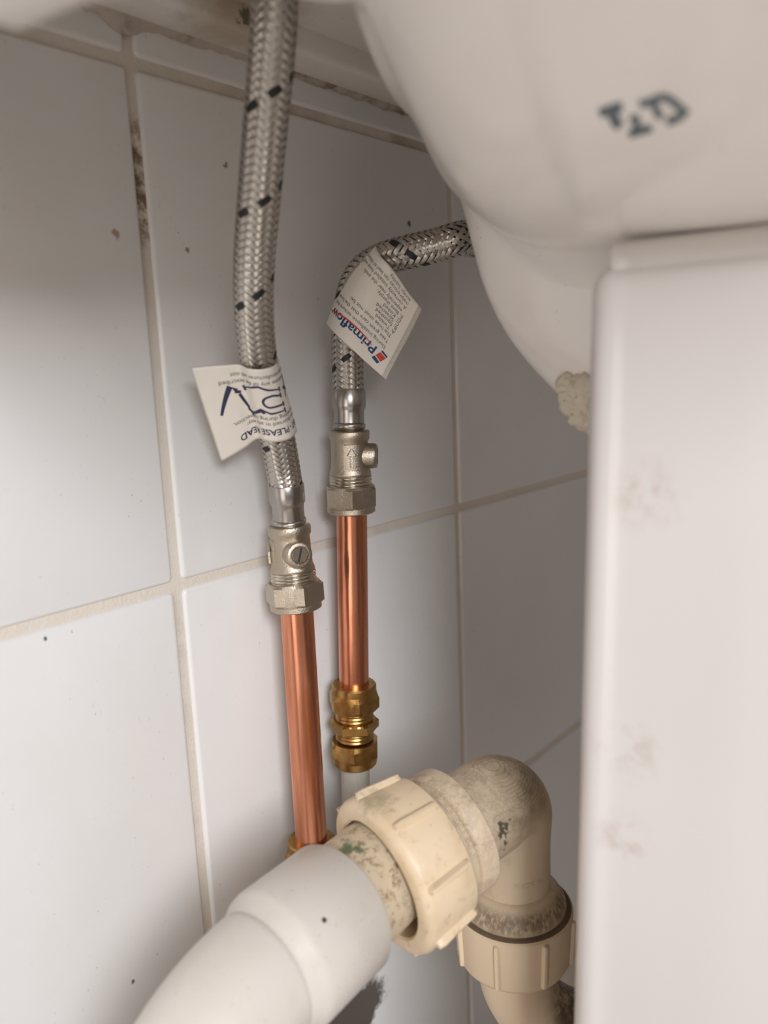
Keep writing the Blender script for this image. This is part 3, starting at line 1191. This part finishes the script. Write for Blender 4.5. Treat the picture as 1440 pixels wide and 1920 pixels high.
def text_mesh(body, bold=0.0, shear=0.0):
    cu = bpy.data.curves.new('lettering', 'FONT')
    cu.body = body
    cu.size = 1.0
    cu.offset = bold
    cu.shear = shear
    cu.resolution_u = 3
    o = bpy.data.objects.new('lettering', cu)
    COL.objects.link(o)
    bpy.context.view_layer.update()
    dg = bpy.context.evaluated_depsgraph_get()
    me = bpy.data.meshes.new_from_object(o.evaluated_get(dg))
    bpy.data.objects.remove(o)
    bpy.data.curves.remove(cu)
    return me


def print_on(patch, side, items, fit, lift=0.00007, maxlen=0.0012):
    """items: list of vertex/face lists in sheet coordinates; fit maps (x, y) mm -> (a, b)"""
    bm = bmesh.new()
    for vs_, fs_ in items:
        nv_ = [bm.verts.new((x, y, 0)) for x, y in vs_]
        for f in fs_:
            try:
                bm.faces.new([nv_[i] for i in f])
            except ValueError:
                pass
    bmesh.ops.triangulate(bm, faces=bm.faces)
    for _ in range(5):
        es = [e for e in bm.edges if e.calc_length() > maxlen * 1000]
        if not es:
            break
        bmesh.ops.subdivide_edges(bm, edges=es, cuts=1, use_grid_fill=False)
        bmesh.ops.triangulate(bm, faces=[f for f in bm.faces if len(f.verts) > 3])
    for v in bm.verts:
        a, b = fit(v.co.x, v.co.y)
        v.co = patch.p(a, b) + patch.n(a, b) * side * lift
    return bm


def text_item(body, x, y, size, xscale=1.0, bold=0.0, shear=0.0, clip=None):
    """text in millimetres: x to the right, y downwards, baseline at y"""
    me = text_mesh(body, bold, shear)
    vs_ = [(x + v.co.x * size * xscale, y - v.co.y * size) for v in me.vertices]
    fs_ = [tuple(p.vertices) for p in me.polygons]
    if clip is not None:
        fs_ = [f for f in fs_ if all(clip(*vs_[i]) for i in f)]
    bpy.data.meshes.remove(me)
    return vs_, fs_


def stroke_item(pts, wd):
    """polyline of constant or per-point width, as quads"""
    P = [Vector((x, y)) for x, y in pts]
    vs_, fs_ = [], []
    for i, p in enumerate(P):
        a, b = P[max(0, i - 1)], P[min(len(P) - 1, i + 1)]
        d = (b - a).normalized()
        nn = Vector((-d.y, d.x))
        w_ = wd[i] if isinstance(wd, (list, tuple)) else wd
        vs_ += [tuple(p + nn * w_ / 2), tuple(p - nn * w_ / 2)]
        if i:
            fs_.append((2 * i - 2, 2 * i - 1, 2 * i + 1, 2 * i))
    return vs_, fs_


# right tag: rows run from the logo edge (text top) to the far edge, columns from the flap edge (text left) round the hose
gR = []
for row in (
    [(717, 706, 0.3700), (692, 684, 0.3675), (668, 662, 0.3650), (645, 641, 0.3640), (625, 622, 0.3660), (612, 606, 0.3735), (622, 604, 0.3810)],
    [(740, 662, 0.3690), (716, 640, 0.3665), (692, 617, 0.3640), (667, 594, 0.3620), (645, 573, 0.3640), (631, 556, 0.3715), (641, 554, 0.3790)],
    [(764, 617, 0.3650), (740, 594, 0.3620), (716, 570, 0.3592), (693, 546, 0.3572), (672, 524, 0.3590), (657, 504, 0.3660), (667, 503, 0.3740)],
    [(786, 573, 0.3590), (766, 549, 0.3555), (748, 522, 0.3525), (730, 498, 0.3500), (715, 482, 0.3512), (704, 461, 0.3580), (711, 462, 0.3660)],
):
    gR.append([at(u, v, d - 0.0062) for u, v, d in row])
patchR = Patch(gR)
SIDE_R = 1 if patchR.n(0.3, 0.5).dot(CAM - patchR.p(0.3, 0.5)) > 0 else -1
tagR = obj('paper_tag', tag_sheet(patchR, SIDE_R), M_PAPER, hoseR, label='white paper tag with emblem and instructions')
print('patchR', patchR.w, patchR.h)


def side_of(patch):
    return 1 if patch.n(0.3, 0.5).dot(CAM - patch.p(0.3, 0.5)) > 0 else -1


sR = side_of(patchR)
WR, HR = 40.0, 36.0      # nominal sheet size in the units the print is laid out in
fitR = lambda x, y: (x / WR, y / HR)
# second layer of the folded sheet showing beyond the flap edge
bm = tag_sheet(patchR, sR, 8, 24, 0.0004, -0.045, 0.02, -0.0003)
obj('tag_back_layer', bm, M_PAPER_EDGE, tagR)
clipR = lambda x, y: x < 35.5 and y < 35.6
LINES_R = ['During installation ensure that', 'Take great care that the hose is', 'The hose must not be:', 'A. Twisted', 'B. Squashed', 'C. Stretched', 'D. Kinked',
           'E. Bent sharply,', 'especially near the ends.', 'A correctly installed hose will', 'malpractices can lead to failure', 'accept liability.']
YS = [10.9, 13.6, 16.3, 18.5, 20.4, 22.3, 24.2, 26.2, 28.2, 30.6, 32.7, 34.7]
items = []
for k, (ln, y) in enumerate(zip(LINES_R, YS)):
    x0 = 4.2 if k < 3 or k > 8 else 3.6
    if k in (8,):
        x0 = 5.2
    items.append(text_item(ln, x0, y, 2.15, 1.0, clip=clipR))
obj('lettering', print_on(patchR, sR, items, fitR), M_INK_GREY, tagR, smooth=False)
items = [text_item('Primaflow', 6.6, 7.9, 5.2, 1.12, bold=0.022, shear=0.12, clip=clipR)]
obj('logo_lettering', print_on(patchR, sR, items, fitR), M_INK_BLUE, tagR, smooth=False, label='navy logo lettering')
items = [stroke_item([(9 + 2.2 * k, 6.7 + 1.5 * math.sin(k * 0.34 + 0.2)) for k in range(12)], [0.25 + 0.35 * math.sin(PI * k / 11) for k in range(12)])]
items.append(([(2.0, 6.9), (3.3, 4.2), (6.2, 5.0), (5.0, 7.4)], [(0, 1, 2, 3)]))
obj('logo_red', print_on(patchR, sR, items, fitR, 0.00010), M_INK_RED, tagR, smooth=False, label='red emblem and swoosh')
items = [([(1.6, 7.9), (2.0, 7.2), (4.9, 7.8), (4.6, 8.6)], [(0, 1, 2, 3)]), ([(3.5, 3.8), (4.2, 2.6), (7.1, 3.2), (6.4, 4.6)], [(0, 1, 2, 3)])]
obj('logo_blue', print_on(patchR, sR, items, fitR), M_INK_BLUE, tagR, smooth=False, label='blue emblem bars')

# left tag: text right is picture left; columns from the part wrapped behind the hose to the flap edge, rows from the picture bottom up (text top down)
gL = []
for cx, cy, dc, tilt, flap in (
    (521, 829, 0.3395, 8, [(483, 823), (462, 838), (438, 853), (417, 865)]),
    (509, 783, 0.3318, 8, [(471, 777), (450, 788), (424, 800), (400, 812)]),
    (497, 737, 0.3238, 6, [(459, 730), (436, 735), (406, 741), (379, 749)]),
    (487, 693, 0.3160, 5, [(448, 684), (424, 685), (392, 687), (360, 690)]),
):
    row = [(cx + 33, cy - 18 - tilt, dc + 0.0070), (cx + 35.5, cy - 13 - tilt, dc + 0.0005), (cx + 24, cy - 3 - tilt * 0.5, dc - 0.0090), (cx, cy, dc - 0.0125), (cx - 22, cy - 2, dc - 0.0118)]
    row += [(u, v, dc - 0.0080 - 0.0003 * i) for i, (u, v) in enumerate(flap)]
    gL.append([at(*p) for p in row])
patchL = Patch(gL)
print('patchL', patchL.w, patchL.h)
sL = side_of(patchL)
tagL = obj('paper_tag', tag_sheet(patchL, sL, 80, 30), M_PAPER, hoseL, label='white paper tag with printed warning and hose drawings')
bm = tag_sheet(patchL, sL, 10, 24, 0.0003, 0.80, 1.012, -0.0004)
obj('tag_back_layer', bm, M_PAPER_EDGE, tagL)
WL, HL = 40.0, 30.0
# the wrapped band covers x 0..~19, crease near 19, flap 19..40
fitL = lambda x, y: (x / WL, y / HL)
clipL = lambda x, y: 3.5 < x < 39.4
items = [text_item('IMPORTANT - PLEASE READ', -7.6, 5.1, 3.4, 0.93, bold=0.02, clip=clipL)]
obj('heading_lettering', print_on(patchL, sL, items, fitL), M_INK, tagL, smooth=False, label='bold navy heading')
items = []
for ln, x0, y in (('hose is not distorted in any way:', -0.3, 8.0), ('the hose from twisting during connection.', -4.5, 10.2), ('service life whereas any of the described', -2.2, 24.6), ('for which the manufacturer will not', -1.8, 27.2)):
    items.append(text_item(ln, x0, y, 2.25, 0.98, clip=clipL))
obj('lettering', print_on(patchL, sL, items, fitL), M_INK_GREY, tagL, smooth=False)


def arc(cx, cy, r, a0, a1, n=12):
    return [(cx + r * math.cos(a0 + (a1 - a0) * k / n), cy + r * math.sin(a0 + (a1 - a0) * k / n)) for k in range(n + 1)]


items = []
# tick on the flap
items.append(stroke_item([(35.8, 14.0), (31.0, 22.4), (29.2, 20.6)], [0.9, 1.9, 1.5]))
# cross on the hose part, towards the right-hand side of the picture
items.append(stroke_item([(8.6, 15.8), (6.8, 19.0), (5.6, 23.5)], [0.9, 1.6, 0.9]))
items.append(stroke_item([(5.0, 17.8), (7.0, 19.5), (9.6, 19.9)], [0.9, 1.6, 0.9]))
# bent hoses with end fittings
h1 = [(28.6, 19.2), (27.6, 16.2), (26.4, 13.2)] + arc(24.4, 13.3, 2.2, 0.1, -1.6, 8) + [(21.0, 12.6)]
items.append(stroke_item(h1, 1.0))
h2 = [(25.8, 21.4), (22.5, 22.2), (20.0, 22.9), (17.0, 21.4), (13.2, 20.6)]
items.append(stroke_item(h2, [0.5, 0.8, 0.9, 0.8, 0.5]))
h3 = [(13.4, 18.1), (16.2, 18.9)] + arc(17.4, 16.4, 2.2, 1.5, 0.2 - 1.7, 10) + [(13.0, 14.2)]
items.append(stroke_item(h3, 0.8))
h4 = [(25.0, 11.0), (20.8, 13.4), (18.0, 11.7), (13.2, 11.6)]
items.append(stroke_item(h4, [0.5, 0.8, 0.8, 0.5]))
for (x, y, dx, dy) in ((28.9, 20.1, 0.9, 0.3), (20.4, 12.5, 0.2, 0.9), (26.4, 21.2, 0.3, 1.0), (12.5, 20.5, 0, 1.0), (12.7, 18.0, 0, 1.0), (12.3, 14.2, 0, 1.0), (25.4, 10.8, 0.4, 0.9), (12.4, 11.6, 0, 1.0)):
    items.append(stroke_item([(x - dx, y - dy), (x + dx, y + dy)], 1.1))
obj('hose_drawings', print_on(patchL, sL, items, fitL), M_INK, tagL, smooth=False, label='navy drawings of bent hoses, a tick and a cross')

# ------------------------------------------------------------------ waste trap (cream) and waste pipe
NF = at(709, 1649, 0.3105)
hd = (NF - KNEE).normalized()                    # from the elbow towards the white pipe
HL_ = (NF - KNEE).length
DOWN = Vector((0, 0, -1))
trap = thing('waste_trap', KNEE + DOWN * 0.12, 'cream plastic waste trap elbow with two ribbed nuts, stained brown, beside the pedestal', 'waste trap')
# elbow
RB_ = 0.014
arcp = []
for k in range(15):
    a = (PI / 2) * k / 14
    # start on the horizontal arm, end on the vertical one
    arcp.append(KNEE + hd * RB_ + DOWN * RB_ - DOWN * (RB_ * math.cos(a)) - hd * (RB_ * math.sin(a)))
path = [KNEE + hd * (0.040 - 0.0026 * k) for k in range(10)] + arcp + [KNEE + DOWN * (RB_ + 0.003 + 0.0035 * k) for k in range(12)]
bm = bmesh.new()
sweep(bm, path, lambda s: 0.0200 + (0.0168 - 0.0200) * max(0, min(1, (s - 0.35) / 0.4)), 40)
elbow = obj('elbow', bm, M_ELBOW, trap)
bm = bmesh.new()
lathe(bm, KNEE + hd * 0.0325, hd, [(0, 0.0200), (0.0, 0.0250), (0.0010, 0.0264), (0.0085, 0.0264), (0.0095, 0.0256), (0.0099, 0.0244), (0.0118, 0.0244), (0.0124, 0.0252), (0.0138, 0.0252), (0.0142, 0.0240)], 64)
sharpen(obj('elbow_flange', bm, M_ELBOW, trap), 40)


bm = bmesh.new()
lathe(bm, KNEE + hd * 0.0455, hd, [(0, 0.0235), (0.0, 0.0246), (0.006, 0.0246), (0.006, 0.0236)], 64)
obj('grimy_neck', bm, M_GRIME, trap, label='dark grimy groove behind the large nut')


def ribbed_nut(p0, d, h, r0, r1, bore, nrib, rot, rib_h=0.0026, rib_w=0.0048, lip=0.0):
    """plastic nut: hollow tapered ring with rounded grip ribs; p0 is the open end, d points to the closed face with the bore"""
    x, y, d = frame_of(d)
    bm = bmesh.new()
    prof = [(0.0, r0 - 0.0055), (0.0, r0 - 0.0008), (0.0008, r0), (h - 0.0035, r1), (h - 0.0012, r1 - 0.0012), (h, r1 - 0.0032), (h, bore + 0.0008), (h - 0.0008, bore), (h - 0.012, bore + 0.0005)]
    lathe(bm, p0, d, prof, 72, False, False)
    for k in range(nrib):
        a = rot + 2 * PI * k / nrib
        nr = x * math.cos(a) + y * math.sin(a)
        tn = -x * math.sin(a) + y * math.cos(a)
        rows = []
        for hh, rr, s in ((0.0012, r0 - 0.001, 0.6), (0.0022, r0 + rib_h * 0.85, 0.9), (0.004, r0 + rib_h, 1.0), (h * 0.5, (r0 + r1) / 2 + rib_h, 1.0), (h - 0.006, r1 + rib_h, 1.0), (h - 0.0036, r1 + rib_h * 0.9, 0.95), (h - 0.0028, r1 - 0.0010, 0.7)):
            row = []
            for q in range(7):
                f = -1 + 2 * q / 6
                prof_h = (1 - abs(f) ** 3.0)
                row.append(bm.verts.new(p0 + d * hh + nr * ((min(r0, r1) - 0.002) * (1 - prof_h) + rr * prof_h) + tn * (f * rib_w / 2 * s)))
            rows.append(row)
        for a_, b_ in zip(rows[:-1], rows[1:]):
            for q in range(6):
                bm.faces.new((a_[q], a_[q + 1], b_[q + 1], b_[q]))
        bm.faces.new(rows[0])
        bm.faces.new(list(reversed(rows[-1])))
    bmesh.ops.recalc_face_normals(bm, faces=bm.faces)
    return bm


fx, fy, _ = frame_of(hd)
nutA = sharpen(obj('outlet_nut', ribbed_nut(KNEE + hd * 0.0480, hd, HL_ - 0.0480, 0.0300, 0.0318, 0.0237, 8, 0.33), M_NUT, trap, label='large cream compression nut with grip ribs'), 40)
# lower swivel nut, its open end up
ZB = KNEE + DOWN * 0.0555
bm = bmesh.new()
lathe(bm, KNEE + DOWN * 0.044, DOWN, [(0, 0.0168), (0.0015, 0.0185), (0.005, 0.0215), (0.0085, 0.0235), (0.0105, 0.0238), (0.0115, 0.0228), (0.0135, 0.0226)], 64)
obj('swivel_flange', bm, M_ELBOW, trap)
nutB = sharpen(obj('swivel_nut', ribbed_nut(ZB, DOWN, 0.0265, 0.0268, 0.0258, 0.0172, 8, 0.5, 0.0016, 0.0042), M_TRAP, trap, label='lower cream swivel nut with grip ribs'), 40)
bm = bmesh.new()
lathe(bm, ZB - DOWN * 0.0006, DOWN, [(0.0, 0.0232), (0.0002, 0.0240), (0.0004, 0.0258), (0.0012, 0.0264), (0.0016, 0.0262)], 64, False, False)
obj('grime_ring', bm, M_GRIME, trap, label='ring of brown grime')
# u-bend
ud = Vector((XC - KNEE.x, -0.17 - KNEE.y, 0))
half = ud.length / 2
ud.normalize()
top = ZB + DOWN * 0.024
ar = [top + DOWN * 0.003 * k for k in range(3)]
base = ar[-1]
for k in range(1, 25):
    a = PI * k / 24
    ar.append(base + ud * (half - half * math.cos(a)) + DOWN * (half * math.sin(a)))
inl = ar[-1]
for k in range(1, 9):
    ar.append(inl - DOWN * (0.006 * k))
bm = bmesh.new()
sweep(bm, ar, 0.0168, 36)
obj('u_bend', bm, M_TRAP, trap)
tp = ar[-1]
bm = bmesh.new()
lathe(bm, tp, -DOWN, [(0, 0.02), (0, 0.027), (0.022, 0.027), (0.024, 0.024), (0.03, 0.0165), (max(0.04, 0.0625 - tp.z), 0.0165)], 48)
obj('inlet_nut', bm, M_NUT, trap)

# raised letters on the elbow's vertical arm
me = text_mesh('MADE IN')
bm = bmesh.new()
w_ = max(v.co.x for v in me.vertices)
front = (Vector((CAM.x, CAM.y, 0)) - Vector((KNEE.x, KNEE.y, 0))).normalized()
sidev = DOWN.cross(front).normalized()
vm = {}
for v in me.vertices:
    sx = (v.co.x - w_ * 0.5) * 0.0036
    a = sx / 0.0168 + 0.42
    vm[v.index] = bm.verts.new(KNEE + DOWN * (0.0365 - v.co.y * 0.0036) + (front * math.cos(a) - sidev * math.sin(a)) * 0.01705 * 1.0)
for p in me.polygons:
    try:
        bm.faces.new([vm[i] for i in p.vertices])
    except ValueError:
        pass
obj('raised_letters', bm, M_ELBOW, elbow, smooth=False)

# white waste pipe: stub in the nut, socket, swept bend
S0, S1 = at(637, 1701, 0.2960), at(514, 1808, 0.2700)
sd2 = (S1 - S0).normalized()
wp = thing('waste_pipe', S1, 'white plastic waste pipe with a socket bend, leaving the cream trap nut towards the camera', 'waste pipe')
bm = bmesh.new()
lathe(bm, S0 - sd2 * 0.046, sd2, [(0, 0.0212), (0.056, 0.0214)], 56)
sharpen(obj('pipe_stub', bm, M_STUB, wp, label='cream pipe stub speckled with dirt and green algae'), 60)
SL_ = (S1 - S0).length
bm = bmesh.new()
lathe(bm, S0, sd2, [(0.006, 0.0214), (0.0, 0.0222), (0.0, 0.0243), (0.0012, 0.0252), (SL_ - 0.003, 0.0254), (SL_ + 0.0, 0.0248), (SL_ + 0.004, 0.0224), (SL_ + 0.006, 0.0220)], 64, False, True)
sharpen(obj('socket', bm, M_WHITE, wp), 50)
b0 = S1 + sd2 * 0.002
RBd = 0.062
ax2 = DOWN - sd2 * DOWN.dot(sd2)
ax2.normalize()
pts = [b0]
for k in range(1, 22):
    a = math.radians(88) * k / 21
    pts.append(b0 + sd2 * (RBd * math.sin(a)) + ax2 * (RBd * (1 - math.cos(a))))
for k in range(1, 4):
    pts.append(pts[-1] + (pts[-1] - pts[-2]).normalized() * 0.02)
bm = bmesh.new()
sweep(bm, pts, 0.0222, 48)
obj('bend', bm, M_WHITE, wp)

# ------------------------------------------------------------------ printed stamp on the basin underside
dg = bpy.context.evaluated_depsgraph_get()
dg.update()
bvh = BVHTree.FromObject(bowl, dg)
inv = bowl.matrix_world.inverted()


def on_bowl(u, v):
    p0 = CAM
    d = (at(u, v, 1.0) - CAM).normalized()
    wl = world_loc(bowl)
    h = bvh.ray_cast(p0 - wl, d)
    if h[0] is None:
        return None
    nrm = h[1] if h[1].dot(d) < 0 else -h[1]
    return h[0] + wl + nrm * 0.00012


def stamp_stroke(bm, pts, wd):
    vs_, fs_ = stroke_item(pts, wd)
    ps = [on_bowl(x, y) for x, y in vs_]
    if any(p is None for p in ps):
        return
    nv_ = [bm.verts.new(p) for p in ps]
    for f in fs_:
        bm.faces.new([nv_[i] for i in f])


bm = bmesh.new()
stamp_stroke(bm, [(1124, 212), (1140, 207), (1156, 201), (1167, 199)], 19)
stamp_stroke(bm, [(1152, 204), (1150, 216), (1154, 228), (1164, 237)], 21)
obj('stamp_figure', bm, M_INK_TEAL, basin, smooth=False, label='blurred teal stamped figure')
bm = bmesh.new()
stamp_stroke(bm, [(1181, 221), (1195, 222), (1194, 234), (1190, 246), (1181, 255)], 15)
stamp_stroke(bm, [(1188, 248), (1203, 245), (1222, 239)], 16)
obj('stamp_figure', bm, M_INK_TEAL, basin, smooth=False, label='blurred teal stamped figure')
bm = bmesh.new()
stamp_stroke(bm, [(1199, 195), (1216, 192), (1233, 184), (1247, 181), (1262, 190), (1274, 201), (1287, 210), (1276, 218), (1261, 226), (1250, 228)], 16)
stamp_stroke(bm, [(1226, 190), (1229, 202), (1234, 214), (1242, 220)], 15)
obj('stamp_figure', bm, M_INK_TEAL, basin, smooth=False, label='blurred teal stamped figure')
